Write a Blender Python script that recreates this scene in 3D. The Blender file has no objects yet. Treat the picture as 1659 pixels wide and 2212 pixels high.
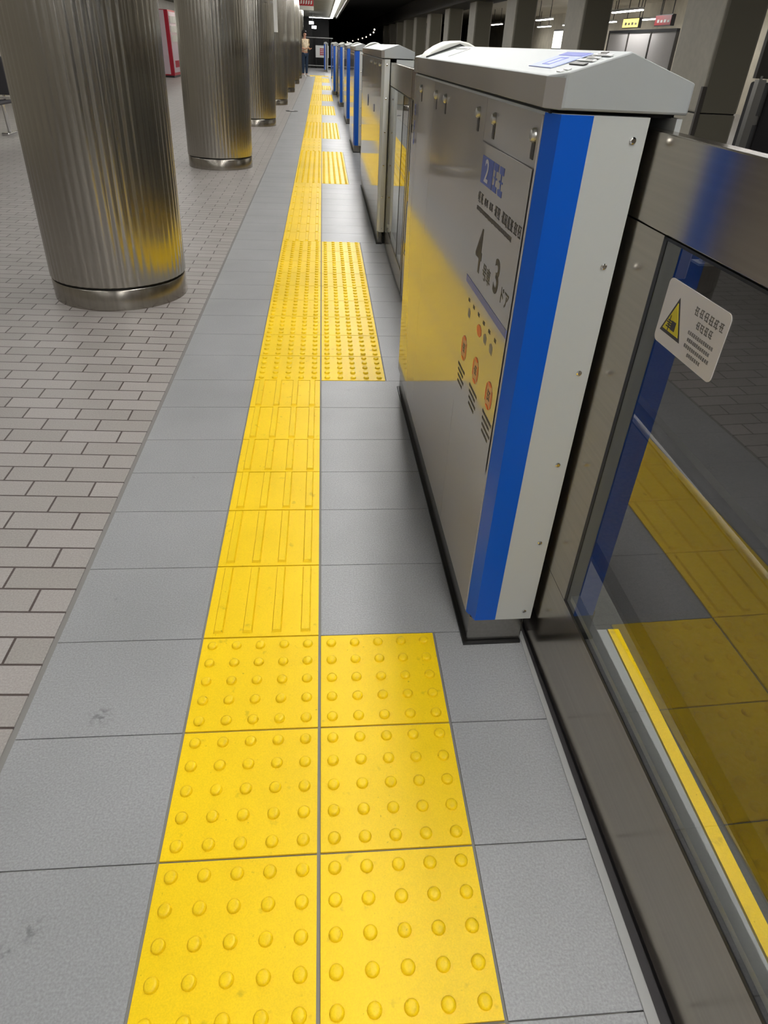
import bpy, bmesh, math, random
from mathutils import Vector, Matrix
random.seed(4)
PI = math.pi
SC = bpy.context.scene
COL = SC.collection

# ------------------------------------------------------------------ helpers
class MB:
    """collects shapes, then links them as one mesh object"""
    def __init__(s): s.bm = bmesh.new()
    def poly(s, pts):
        vs = [s.bm.verts.new(p) for p in pts]
        return s.bm.faces.new(vs)
    def box(s, x0, x1, y0, y1, z0, z1):
        v = [s.bm.verts.new((x, y, z)) for z in (z0, z1) for y in (y0, y1) for x in (x0, x1)]
        for f in ((0,2,3,1),(4,5,7,6),(0,1,5,4),(2,6,7,3),(0,4,6,2),(1,3,7,5)):
            s.bm.faces.new([v[i] for i in f])
        return s
    def prism(s, pts, a0, a1, axis='z'):
        """polygon pts (2D) swept along an axis: z -> (x,y), y -> (x,z), x -> (y,z)"""
        def P(p, a):
            return {'z': (p[0], p[1], a), 'y': (p[0], a, p[1]), 'x': (a, p[0], p[1])}[axis]
        A = [s.bm.verts.new(P(p, a0)) for p in pts]; B = [s.bm.verts.new(P(p, a1)) for p in pts]
        n = len(pts)
        s.bm.faces.new(A[::-1]); s.bm.faces.new(B)
        for i in range(n): s.bm.faces.new((A[i], A[(i+1) % n], B[(i+1) % n], B[i]))
        return s
    def lathe(s, prof, c=(0,0,0), n=16, axis='z'):
        """prof: list of (r, h)"""
        rings = []
        for r, h in prof:
            ring = []
            for k in range(n):
                a = 2*PI*k/n; u, v = r*math.cos(a), r*math.sin(a)
                p = {'z': (u, v, h), 'x': (h, u, v), 'y': (u, h, v)}[axis]
                ring.append(s.bm.verts.new((c[0]+p[0], c[1]+p[1], c[2]+p[2])))
            rings.append(ring)
        for A, B in zip(rings, rings[1:]):
            for k in range(n): s.bm.faces.new((A[k], A[(k+1) % n], B[(k+1) % n], B[k]))
        s.bm.faces.new(rings[0][::-1]); s.bm.faces.new(rings[-1])
        return s
    def tube(s, p, q, r, n=10):
        p, q = Vector(p), Vector(q); d = (q-p).normalized()
        a = d.orthogonal().normalized(); b = d.cross(a)
        A = [s.bm.verts.new(p+a*r*math.cos(2*PI*k/n)+b*r*math.sin(2*PI*k/n)) for k in range(n)]
        B = [s.bm.verts.new(q+a*r*math.cos(2*PI*k/n)+b*r*math.sin(2*PI*k/n)) for k in range(n)]
        s.bm.faces.new(A[::-1]); s.bm.faces.new(B)
        for k in range(n): s.bm.faces.new((A[k], A[(k+1) % n], B[(k+1) % n], B[k]))
        return s
    def hull(s, pts):
        vs = [s.bm.verts.new(p) for p in pts]
        r = bmesh.ops.convex_hull(s.bm, input=vs)
        bmesh.ops.delete(s.bm, geom=[g for g in r['geom_interior'] if isinstance(g, bmesh.types.BMVert)], context='VERTS')
        return s
    def build(s, name, m, parent=None, smooth=False, bevel=0, loc=None, angle=40):
        bmesh.ops.recalc_face_normals(s.bm, faces=s.bm.faces)
        me = bpy.data.meshes.new(name); s.bm.to_mesh(me); s.bm.free()
        me.materials.append(m)
        o = bpy.data.objects.new(name, me); COL.objects.link(o)
        if parent is not None: o.parent = parent
        if loc: o.location = loc
        if smooth:
            me.shade_smooth()
            if angle < 180: me.set_sharp_from_angle(angle=math.radians(angle))
        if bevel:
            b = o.modifiers.new('edge', 'BEVEL'); b.width = bevel; b.segments = 2; b.limit_method = 'ANGLE'; b.angle_limit = math.radians(50)
        return o

def thing(name, label, cat, loc=(0,0,0), rz=0, group=None):
    o = bpy.data.objects.new(name, None); COL.objects.link(o)
    o.location = loc; o.rotation_euler = (0,0,rz); o.empty_display_size = .1
    return tag(o, label, cat, group)
def tag(o, label, cat, group=None, kind=None):
    o['label'] = label; o['category'] = cat
    if group: o['group'] = group
    if kind: o['kind'] = kind
    return o
def struct(o, label=None, cat=None):
    o['kind'] = 'structure'
    if label: o['label'] = label
    if cat: o['category'] = cat
    return o
def copy_tree(o, parent=None):
    c = o.copy(); COL.objects.link(c)
    if parent is not None: c.parent = parent
    for ch in list(o.children): copy_tree(ch, c)
    return c

# ------------------------------------------------------------------ materials
def mat(name, col, rough=.5, metal=0, spec=.5, coat=0, coat_rough=.05, ior=1.5):
    m = bpy.data.materials.new(name); m.use_nodes = True
    b = m.node_tree.nodes['Principled BSDF']
    b.inputs['Base Color'].default_value = (*col, 1); b.inputs['Roughness'].default_value = rough
    b.inputs['Metallic'].default_value = metal; b.inputs['IOR'].default_value = ior
    b.inputs['Specular IOR Level'].default_value = spec
    b.inputs['Coat Weight'].default_value = coat; b.inputs['Coat Roughness'].default_value = coat_rough
    return m
def nodes(m):
    nt = m.node_tree
    def N(t, **kw):
        n = nt.nodes.new(t)
        for k, v in kw.items(): setattr(n, k, v)
        return n
    return nt, N, nt.links.new, nt.nodes['Principled BSDF']
def emit(name, col, s):
    m = bpy.data.materials.new(name); m.use_nodes = True
    nt = m.node_tree; nt.nodes.clear()
    e = nt.nodes.new('ShaderNodeEmission'); e.inputs[0].default_value = (*col, 1); e.inputs[1].default_value = s
    o = nt.nodes.new('ShaderNodeOutputMaterial'); nt.links.new(e.outputs[0], o.inputs[0])
    return m
def speckle(m, col, amt=.12, scale=260, bump=.0, bscale=300, big=.06):
    """fine stone-like variation of a base colour plus a fine bump"""
    nt, N, L, b = nodes(m)
    tc = N('ShaderNodeNewGeometry')
    n1 = N('ShaderNodeTexNoise'); n1.inputs['Scale'].default_value = scale; n1.inputs['Detail'].default_value = 3
    n2 = N('ShaderNodeTexNoise'); n2.inputs['Scale'].default_value = 2.3; n2.inputs['Detail'].default_value = 4
    L(tc.outputs['Position'], n1.inputs['Vector']); L(tc.outputs['Position'], n2.inputs['Vector'])
    m1 = N('ShaderNodeMapRange'); m1.inputs[1].default_value = .3; m1.inputs[2].default_value = .7
    m1.inputs[3].default_value = 1-amt; m1.inputs[4].default_value = 1+amt
    m2 = N('ShaderNodeMapRange'); m2.inputs[1].default_value = .3; m2.inputs[2].default_value = .7
    m2.inputs[3].default_value = 1-big; m2.inputs[4].default_value = 1+big
    L(n1.outputs['Fac'], m1.inputs[0]); L(n2.outputs['Fac'], m2.inputs[0])
    mu = N('ShaderNodeMath', operation='MULTIPLY'); L(m1.outputs[0], mu.inputs[0]); L(m2.outputs[0], mu.inputs[1])
    vm = N('ShaderNodeVectorMath', operation='SCALE'); vm.inputs[0].default_value = col
    L(mu.outputs[0], vm.inputs['Scale']); L(vm.outputs[0], b.inputs['Base Color'])
    if bump:
        n3 = N('ShaderNodeTexNoise'); n3.inputs['Scale'].default_value = bscale; n3.inputs['Detail'].default_value = 2
        L(tc.outputs['Position'], n3.inputs['Vector'])
        bp = N('ShaderNodeBump'); bp.inputs['Strength'].default_value = bump; bp.inputs['Distance'].default_value = .002
        L(n3.outputs['Fac'], bp.inputs['Height']); L(bp.outputs[0], b.inputs['Normal'])
    return m, vm
def brushed(m, axis, lo=.85, hi=1.1, scale=180, rough=None):
    """streaks along one axis on metal"""
    nt, N, L, b = nodes(m)
    tc = N('ShaderNodeTexCoord'); mp = N('ShaderNodeMapping')
    sc = [1, 1, 1]; sc[axis] = .012; mp.inputs['Scale'].default_value = [scale*s for s in sc]
    n = N('ShaderNodeTexNoise'); n.inputs['Scale'].default_value = 1; n.inputs['Detail'].default_value = 4
    L(tc.outputs['Object'], mp.inputs[0]); L(mp.outputs[0], n.inputs['Vector'])
    col = list(b.inputs['Base Color'].default_value)[:3]
    r = N('ShaderNodeMapRange'); r.inputs[1].default_value = .3; r.inputs[2].default_value = .7; r.inputs[3].default_value = lo; r.inputs[4].default_value = hi
    L(n.outputs['Fac'], r.inputs[0])
    vm = N('ShaderNodeVectorMath', operation='SCALE'); vm.inputs[0].default_value = col
    L(r.outputs[0], vm.inputs['Scale']); L(vm.outputs[0], b.inputs['Base Color'])
    if rough:
        r2 = N('ShaderNodeMapRange'); r2.inputs[3].default_value = rough[0]; r2.inputs[4].default_value = rough[1]
        L(n.outputs['Fac'], r2.inputs[0]); L(r2.outputs[0], b.inputs['Roughness'])
    return m

M = {}
GREY = (.292, .297, .307)
M['yellow'], _ = speckle(mat('tactile yellow', (.9,.6,.01), .42, spec=.3), (.88, .60, .006), .06, 420, .08, 700, .06)
def yellow_dirt(m):
    nt, N, L, b = nodes(m)
    src = b.inputs['Base Color'].links[0].from_socket
    g = N('ShaderNodeNewGeometry'); last = src
    for sc, lo, hi, k in ((26, .66, .74, .78), (95, .70, .78, .62)):
        n = N('ShaderNodeTexNoise'); n.inputs['Scale'].default_value = sc; n.inputs['Detail'].default_value = 3; L(g.outputs['Position'], n.inputs['Vector'])
        r = N('ShaderNodeMapRange'); r.inputs[1].default_value = lo; r.inputs[2].default_value = hi; r.inputs[3].default_value = 1; r.inputs[4].default_value = k; L(n.outputs['Fac'], r.inputs[0])
        v = N('ShaderNodeVectorMath', operation='SCALE'); L(last, v.inputs[0]); L(r.outputs[0], v.inputs['Scale']); last = v.outputs[0]
    L(last, b.inputs['Base Color'])
yellow_dirt(M['yellow'])
def grey_tile():
    m, vm = speckle(mat('grey floor tile', GREY, .40, spec=.45), GREY, .16, 240, .22, 260, .08)
    # scuffs with a place and shape of their own
    nt, N, L, b = nodes(m)
    geo = N('ShaderNodeNewGeometry'); last = vm.outputs[0]
    nz = N('ShaderNodeTexNoise'); nz.inputs['Scale'].default_value = 70; nz.inputs['Detail'].default_value = 4
    L(geo.outputs['Position'], nz.inputs['Vector'])
    for (x, y, r, k) in ((-.49,.335,.035,.55), (-.49,-.10,.028,.6), (-.52,-.13,.02,.6), (-.548,.72,.012,.6), (-.44,1.33,.02,.75), (.13,2.05,.03,.85)):
        d = N('ShaderNodeVectorMath', operation='DISTANCE'); d.inputs[1].default_value = (x, y, 0); L(geo.outputs['Position'], d.inputs[0])
        mr = N('ShaderNodeMapRange'); mr.inputs[1].default_value = r; mr.inputs[2].default_value = r*.2; mr.inputs[3].default_value = 0; mr.inputs[4].default_value = 1
        L(d.outputs['Value'], mr.inputs[0])
        th = N('ShaderNodeMapRange'); th.inputs[1].default_value = .46; th.inputs[2].default_value = .6; L(nz.outputs['Fac'], th.inputs[0])
        mm = N('ShaderNodeMath', operation='MULTIPLY'); L(mr.outputs[0], mm.inputs[0]); L(th.outputs[0], mm.inputs[1])
        sc = N('ShaderNodeMapRange'); sc.inputs[3].default_value = 1; sc.inputs[4].default_value = k; L(mm.outputs[0], sc.inputs[0])
        v = N('ShaderNodeVectorMath', operation='SCALE'); L(last, v.inputs[0]); L(sc.outputs[0], v.inputs['Scale']); last = v.outputs[0]
    L(last, b.inputs['Base Color'])
    return m
M['grey'] = grey_tile()
M['grout'] = mat('tile grout', (.215,.21,.20), .8)
def brick():
    m = mat('brick paving', (.3,.28,.27), .4, spec=.5)
    nt, N, L, b = nodes(m)
    g = N('ShaderNodeNewGeometry'); sp = N('ShaderNodeSeparateXYZ'); L(g.outputs['Position'], sp.inputs[0])
    sh = N('ShaderNodeMath', operation='MULTIPLY_ADD'); sh.inputs[1].default_value = .045; L(sp.outputs[0], sh.inputs[0]); L(sp.outputs[1], sh.inputs[2])
    cb = N('ShaderNodeCombineXYZ')
    ax = N('ShaderNodeMath', operation='ADD'); ax.inputs[1].default_value = 20.5+.7662; L(sp.outputs[0], ax.inputs[0])
    ay = N('ShaderNodeMath', operation='ADD'); ay.inputs[1].default_value = 18-.8536+.0303+.09; L(sh.outputs[0], ay.inputs[0])
    L(ax.outputs[0], cb.inputs[0]); L(ay.outputs[0], cb.inputs[1])
    br = N('ShaderNodeTexBrick'); br.offset = .5; br.squash = 1
    br.inputs['Scale'].default_value = 1; br.inputs['Brick Width'].default_value = .205; br.inputs['Row Height'].default_value = .09
    br.inputs['Mortar Size'].default_value = .0036; br.inputs['Mortar Smooth'].default_value = .25; br.inputs['Bias'].default_value = 0
    br.inputs['Color1'].default_value = (.305,.285,.268,1); br.inputs['Color2'].default_value = (.36,.335,.322,1); br.inputs['Mortar'].default_value = (.062,.045,.04,1)
    L(cb.outputs[0], br.inputs['Vector'])
    n = N('ShaderNodeTexNoise'); n.inputs['Scale'].default_value = 210; n.inputs['Detail'].default_value = 3; L(g.outputs['Position'], n.inputs['Vector'])
    r = N('ShaderNodeMapRange'); r.inputs[1].default_value = .3; r.inputs[2].default_value = .7; r.inputs[3].default_value = .86; r.inputs[4].default_value = 1.12; L(n.outputs['Fac'], r.inputs[0])
    v = N('ShaderNodeVectorMath', operation='SCALE'); L(br.outputs['Color'], v.inputs[0]); L(r.outputs[0], v.inputs['Scale']); L(v.outputs[0], b.inputs['Base Color'])
    h = N('ShaderNodeMath', operation='MULTIPLY_ADD'); h.inputs[1].default_value = -2.5; L(br.outputs['Fac'], h.inputs[0])
    n5 = N('ShaderNodeTexNoise'); n5.inputs['Scale'].default_value = 190; n5.inputs['Detail'].default_value = 2; L(g.outputs['Position'], n5.inputs['Vector'])
    L(n5.outputs['Fac'], h.inputs[2])
    bp = N('ShaderNodeBump'); bp.inputs['Strength'].default_value = .55; bp.inputs['Distance'].default_value = .002
    L(h.outputs[0], bp.inputs['Height']); L(bp.outputs[0], b.inputs['Normal'])
    return m
M['brick'] = brick()
M['pillar'] = brushed(mat('fluted stainless', (.42,.40,.36), .22, 1), 2, .95, 1.03, 40, (.17,.24))
M['pillar_base'] = brushed(mat('plain stainless band', (.36,.335,.30), .24, 1), 2, .9, 1.08, 60)
M['panel'] = mat('silver grey panel', (.315,.30,.296), .075, spec=.62)
M['endgrey'] = mat('pale grey painted metal', (.45,.468,.465), .34, spec=.45)
M['cap'] = mat('pale grey cap', (.325,.342,.345), .55, spec=.2)
M['blue'] = mat('blue stripe', (.002,.085,.50), .3, spec=.4)
M['steel'] = brushed(mat('door stainless', (.41,.37,.315), .19, 1), 1, .94, 1.06, 120)
M['plinth'] = brushed(mat('plinth stainless', (.30,.29,.27), .22, 1), 1, .9, 1.06, 120)
M['black'] = mat('black rubber', (.006,.006,.006), .45)
M['darkgap'] = mat('dark slot', (.004,.004,.004), .8)
M['chrome'] = mat('chrome', (.75,.75,.75), .12, 1)
M['latch'] = mat('latch metal', (.55,.55,.54), .38, 1)
M['white'] = mat('white plastic', (.72,.72,.71), .4)
M['offwhite'] = mat('off white plastic', (.66,.66,.62), .35)
M['ink'] = mat('dark ink', (.035,.032,.03), .5)
M['inkgrey'] = mat('grey ink', (.13,.12,.11), .5)
M['palegrey'] = mat('label grey mark', (.22,.21,.19), .5)
M['inkblue'] = mat('label blue', (.035,.085,.42), .35)
M['pale'] = mat('label pale letter', (.55,.55,.62), .4)
M['orange'] = mat('label orange', (.75,.13,.03), .4)
M['paleorange'] = mat('label pale orange', (.62,.30,.14), .4)
M['signwhite'] = mat('warning sticker white', (.62,.60,.60), .45)
M['signyellow'] = mat('warning yellow', (.62,.52,.005), .45)
M['lilac'] = mat('screen lilac', (.50,.56,.86), .25)
M['violet'] = mat('screen violet', (.27,.30,.66), .25)
M['sill'] = mat('door sill grey', (.34,.345,.34), .42, spec=.6)
M['threshold'] = mat('dark threshold', (.035,.032,.034), .55)
M['track'], _ = speckle(mat('track bed', (.02,.018,.016), .9), (.022,.019,.017), .3, 40, .5, 30, .2)
M['rail'] = mat('rail steel', (.35,.34,.33), .25, 1)
M['concrete'], _ = speckle(mat('platform side', (.06,.058,.05), .8), (.06,.058,.05), .15, 60, 0)
M['column'], _ = speckle(mat('column cladding', (.42,.39,.32), .5), (.42,.39,.32), .06, 12, 0)
M['shadepanel'] = mat('column painted shade', (.25,.23,.175), .45)  # shade of the columns' near faces, put into a darker colour
M['columndark'] = mat('column edge trim', (.10,.09,.08), .45)
M['ceiling'], _ = speckle(mat('platform ceiling', (.16,.155,.125), .8), (.16,.155,.125), .1, 3, 0)
M['ceildark'] = mat('track ceiling', (.015,.011,.009), .9)
M['tunnel'] = mat('tunnel black', (.004,.004,.004), .95)
M['walltile'], _ = speckle(mat('wall tile', (.42,.39,.33), .4), (.42,.39,.33), .06, 30, 0)
M['oppwall'], _ = speckle(mat('opposite wall', (.62,.57,.46), .6), (.62,.57,.46), .08, 3, 0)
M['oppfloor'] = mat('opposite floor', (.3,.29,.28), .4)
M['tube'] = emit('fluorescent tube', (1,.985,.95), 17)
M['tube2'] = emit('fluorescent tube softer', (1,.985,.95), 11)
M['opptube'] = emit('opposite tube', (1,.98,.95), 15)
M['lampwhite'] = emit('lamp white', (1,1,1), 9)
M['tunnellamp'] = emit('tunnel lamp', (1,.85,.65), 2.2)
M['litsign'] = emit('lit sign white', (1,.98,.85), 1.6)
M['lityellow'] = emit('lit sign yellow', (1,.75,.2), 1.0)
M['red'] = mat('sign red', (.42,.012,.02), .4)
M['bench'] = mat('bench charcoal', (.045,.043,.05), .55)
M['benchrail'] = mat('bench pale edge', (.38,.36,.33), .4)
M['vred'] = mat('vending red', (.42,.008,.03), .35)
M['vpink'] = mat('vending pale front', (.62,.50,.55), .35)
M['skin'] = mat('skin', (.55,.30,.2), .5)
M['shirt'], _ = speckle(mat('cream shirt', (.6,.5,.36), .8), (.62,.52,.37), .35, 18, 0)
M['jeans'] = mat('blue jeans', (.012,.03,.07), .8)
M['hair'] = mat('black hair', (.006,.005,.005), .5)
M['shoe'] = mat('white shoe', (.6,.58,.55), .5)
M['darkmetal'] = mat('dark metal', (.02,.02,.022), .4)
M['fence'] = mat('fence steel', (.45,.45,.44), .35, .6)
M['screenwhite'] = mat('screen panel white', (.85,.82,.81), .5)
M['disc'] = mat('dark floor plate', (.03,.03,.03), .4)
M['tableblue'] = mat('screen skirt blue', (.05,.06,.14), .5)
def glass():
    m = bpy.data.materials.new('door glass'); m.use_nodes = True
    nt = m.node_tree; nt.nodes.clear(); N = nt.nodes.new; L = nt.links.new
    t = N('ShaderNodeBsdfTransparent'); t.inputs[0].default_value = (.9,.91,.9,1)
    g = N('ShaderNodeBsdfGlossy'); g.inputs['Roughness'].default_value = .012; g.inputs[0].default_value = (1,1,1,1)
    f = N('ShaderNodeFresnel'); f.inputs[0].default_value = 1.95
    x = N('ShaderNodeMixShader'); o = N('ShaderNodeOutputMaterial')
    ge = N('ShaderNodeNewGeometry'); inv = N('ShaderNodeMath'); inv.operation = 'SUBTRACT'; inv.inputs[0].default_value = 1; L(ge.outputs['Backfacing'], inv.inputs[1])
    mu = N('ShaderNodeMath'); mu.operation = 'MULTIPLY'; L(f.outputs[0], mu.inputs[0]); L(inv.outputs[0], mu.inputs[1])
    L(mu.outputs[0], x.inputs[0]); L(t.outputs[0], x.inputs[1]); L(g.outputs[0], x.inputs[2]); L(x.outputs[0], o.inputs[0])
    return m
M['glass'] = glass()

# ------------------------------------------------------------------ floor rows (one list for grey and yellow tiles)
P_ = .2823
zones = []     # (kind, y0, y1, rows)
rows = []
def run(y0, y1, n, kind):
    ys = [y0+(y1-y0)*i/n for i in range(n+1)]
    zones.append((kind, ys)); rows.extend(zip(ys, ys[1:]))
run(.5646-5*P_, .5646, 5, 'warn')
zones.append(('guide', [.5646,.8469,1.1292,1.3637,1.5997,1.8759,2.1461])); rows.extend(zip(zones[-1][1], zones[-1][1][1:]))
run(2.1461, 4.711, 9, 'warn'); run(4.711, 7.28, 9, 'guide')
run(7.28, 9.85, 9, 'warn');    run(9.85, 11.4, 5, 'guide')
run(11.4, 13.93, 9, 'warn');   run(13.93, 15.63, 6, 'guide')
run(15.63, 18.0, 8, 'warn');   run(18.0, 19.7, 6, 'guide')
run(19.7, 22.3, 9, 'warn');    run(22.3, 24.6, 8, 'guide')
run(24.6, 27.1, 9, 'warn');    run(27.1, 29.4, 8, 'guide')
run(29.4, 33.0, 12, 'warn');   run(33.0, 34.5, 5, 'guide')
n_end = 40
far = [(34.5+.29*i, 34.5+.29*(i+1)) for i in range(n_end)]
behind = [(.5646-5*P_-.29*(i+1), .5646-5*P_-.29*i) for i in range(8)]

struct(MB().box(-6.6, -.672, -9, 48, -.3, 0).build('floor', M['brick']))
struct(MB().box(-.672, .50, -9, 48, -.3, -.0035).build('floor', M['grout']))
gl = MB()
for y0, y1 in rows+far+behind:
    gl.box(-.657, -.3025, y0+.0013, y1-.0013, -.0034, 0)
struct(gl.build('floor', M['grey']))
gr = MB()
for kind, ys in zones:
    x0 = .3025 if kind == 'warn' else .0035
    for y0, y1 in zip(ys, ys[1:]): gr.box(x0, .530, y0+.0013, y1-.0013, -.0034, 0)
for y0, y1 in behind: gr.box(.3025, .53, y0+.0013, y1-.0013, -.0034, 0)
for y0, y1 in far: gr.box(-.2995, .54, y0+.0013, y1-.0013, -.0034, 0)
struct(gr.build('floor', M['grey']))

# ------------------------------------------------------------------ tactile paving
def warn_mesh():
    b = MB().box(-.1465, .1465, -.139, .139, -.0032, .0012)
    for i in range(5):
        for j in range(5):
            b.lathe([(.0127,.0011),(.0122,.0040),(.0104,.0070),(.0074,.0080),(.004,.0083)], (-.12+.06*i, (-.12+.06*j)*.941, 0), 14)
    return b
def guide_mesh():
    b = MB().box(-.1465, .1465, -.139, .139, -.0032, .0012)
    for i in range(4):
        x = -.1125+.075*i; y0, y1 = -.126, .132; w0, w1, h = .0128, .0098, .0080
        b.hull([(x+s*w0, y, .0011) for s in (-1,1) for y in (y0, y1)] + [(x+s*w1, y, h) for s in (-1,1) for y in (y0+.004, y1-.003)])
    return b
proto = {}
def tile(kind, x, y0, y1, parent):
    if kind not in proto:
        o = (warn_mesh() if kind == 'warn' else guide_mesh()).build('tactile_tile', M['yellow'], parent, smooth=(kind == 'warn'), angle=50)
        proto[kind] = o
    else:
        o = proto[kind].copy(); COL.objects.link(o); o.parent = parent
    o.location = (x-parent.location.x, (y0+y1)/2-parent.location.y, 0)
    o.scale = (1, (y1-y0-.0045)/(.278), 1)
wl = ['yellow dotted tactile pad in the foreground beside the near glass door',
      'yellow dotted tactile pad two tiles wide between the nearest and second gate housings',
      'yellow dotted tactile pad beyond the long housing without a blue stripe',
      'yellow dotted tactile pad before the third blue striped housing',
      'yellow dotted tactile pad before the fourth blue striped housing',
      'yellow dotted tactile pad before the fifth blue striped housing',
      'yellow dotted tactile pad far away before the sixth blue striped housing',
      'farthest long two column yellow dotted tactile pad near the standing person']
gl_ = ['yellow ribbed guide strip beside the nearest gate housing with station lettering',
       'yellow ribbed guide strip beside the long housing without a blue stripe',
       'yellow ribbed guide strip beside the second blue striped housing',
       'yellow ribbed guide strip beside the third blue striped housing',
       'yellow ribbed guide strip beside the fourth blue striped housing',
       'yellow ribbed guide strip beside the fifth blue striped housing',
       'yellow ribbed guide strip beside the sixth blue striped housing',
       'farthest yellow ribbed guide strip just before the sideways dotted pad']
wi = gi = 0
for kind, ys in zones:
    if kind == 'warn':
        t = thing('warning_pad', wl[wi], 'tactile paving', (0, ys[0], 0), 0, 'dotted tactile pads at the gate doors'); wi += 1
    else:
        t = thing('guide_strip', gl_[gi], 'tactile paving', (0, ys[0], 0), 0, 'ribbed tactile strips between the pads'); gi += 1
    for y0, y1 in zip(ys, ys[1:]):
        tile(kind, -.15, y0, y1, t)
        if kind == 'warn': tile(kind, .15, y0, y1, t)
t = thing('warning_pad', 'yellow dotted pad turning left at the far end of the yellow path', 'tactile paving', (0, 34.5, 0))
for i in range(4):
    for k in range(4): tile('warn', -.15-.3*i+.3, 34.5+.29*k, 34.79+.29*k, t)

# ------------------------------------------------------------------ platform edge, track
struct(MB().box(.50, .615, -9, 48, -.29, -.0033).build('floor', M['threshold']))
struct(MB().box(.615, .835, -9, 48, -.3, -.012).build('floor', M['concrete']))
struct(MB().box(.80, .84, -9, 48, -1.2, -.30).build('wall_platform_edge', M['concrete']))
struct(MB().box(.835, 7.0, -12, 120, -1.4, -1.2).build('floor', M['track']))
doors = [(-2.05, .56), (2.13, 4.70), (7.24, 9.86), (11.42, 13.9), (15.6, 18.0), (19.7, 22.35), (24.6, 27.1), (29.4, 33.0)]
place = ['near glass door', 'second door opening past the lettered housing', 'third door opening past the long housing', 'fourth door opening', 'fifth door opening', 'sixth door opening', 'seventh door opening', 'farthest door opening']
for i, (y0, y1) in enumerate(doors):
    x = .0 if i else 0
    s = thing('door_sill', 'light grey metal door sill under the '+place[i], 'sill', (0, y0, 0), 0, 'metal sills under the gate doors')
    e = MB().prism([(.526,y1-y0),(.537,y1-y0),(.545+.020*(i==0),0),(.526,0)], -.001, .0035, 'z')
    e.build('edge_strip', M['sill'], s, bevel=.003)
    MB().box(.618, .772, 0, y1-y0, -.011, -.002).build('tread_plate', M['sill'], s)
    o = MB().box(.776, .806, 0, y1-y0, -.011, -.001).build('safety_line', M['yellow'], s); o['label'] = 'bright yellow line'
for i, x in enumerate((1.55, 2.62)):
    o = MB().prism([(-.07,-1.2),(.07,-1.2),(.07,-1.185),(.015,-1.17),(.015,-1.08),(.036,-1.07),(.036,-1.04),(-.036,-1.04),(-.036,-1.07),(-.015,-1.08),(-.015,-1.17),(-.07,-1.185)], -10, 110, 'y').build('rail', M['rail'])
    o.location.x = x
    tag(o, ['steel rail on the track bed nearest the glass doors', 'steel rail on the track bed next to the square columns'][i], 'rail', 'running rails')

# ------------------------------------------------------------------ platform gate housings
W_ = .216
def text_mesh(s, size, m, name, parent, place, align='CENTER', bold=.012):
    c = bpy.data.curves.new('txt', 'FONT'); c.body = s; c.size = size; c.align_x = align; c.align_y = 'CENTER'; c.extrude = .0003; c.offset = size*bold
    o = bpy.data.objects.new('txt', c); COL.objects.link(o)
    dg = bpy.context.evaluated_depsgraph_get()
    me = bpy.data.meshes.new_from_object(o.evaluated_get(dg)); bpy.data.objects.remove(o)
    me.materials.clear(); me.materials.append(m)
    r = bpy.data.objects.new(name, me); COL.objects.link(r); r.parent = parent
    r.matrix_local = place
    return r
def on_front(s, z, w=1.0, d=-.0034):
    # local text x -> -s (reads left to right for somebody facing the panel), y -> z, normal -> -x
    return Matrix(((0,0,-1,d),(-w,0,0,s),(0,1,0,z),(0,0,0,1)))

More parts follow.
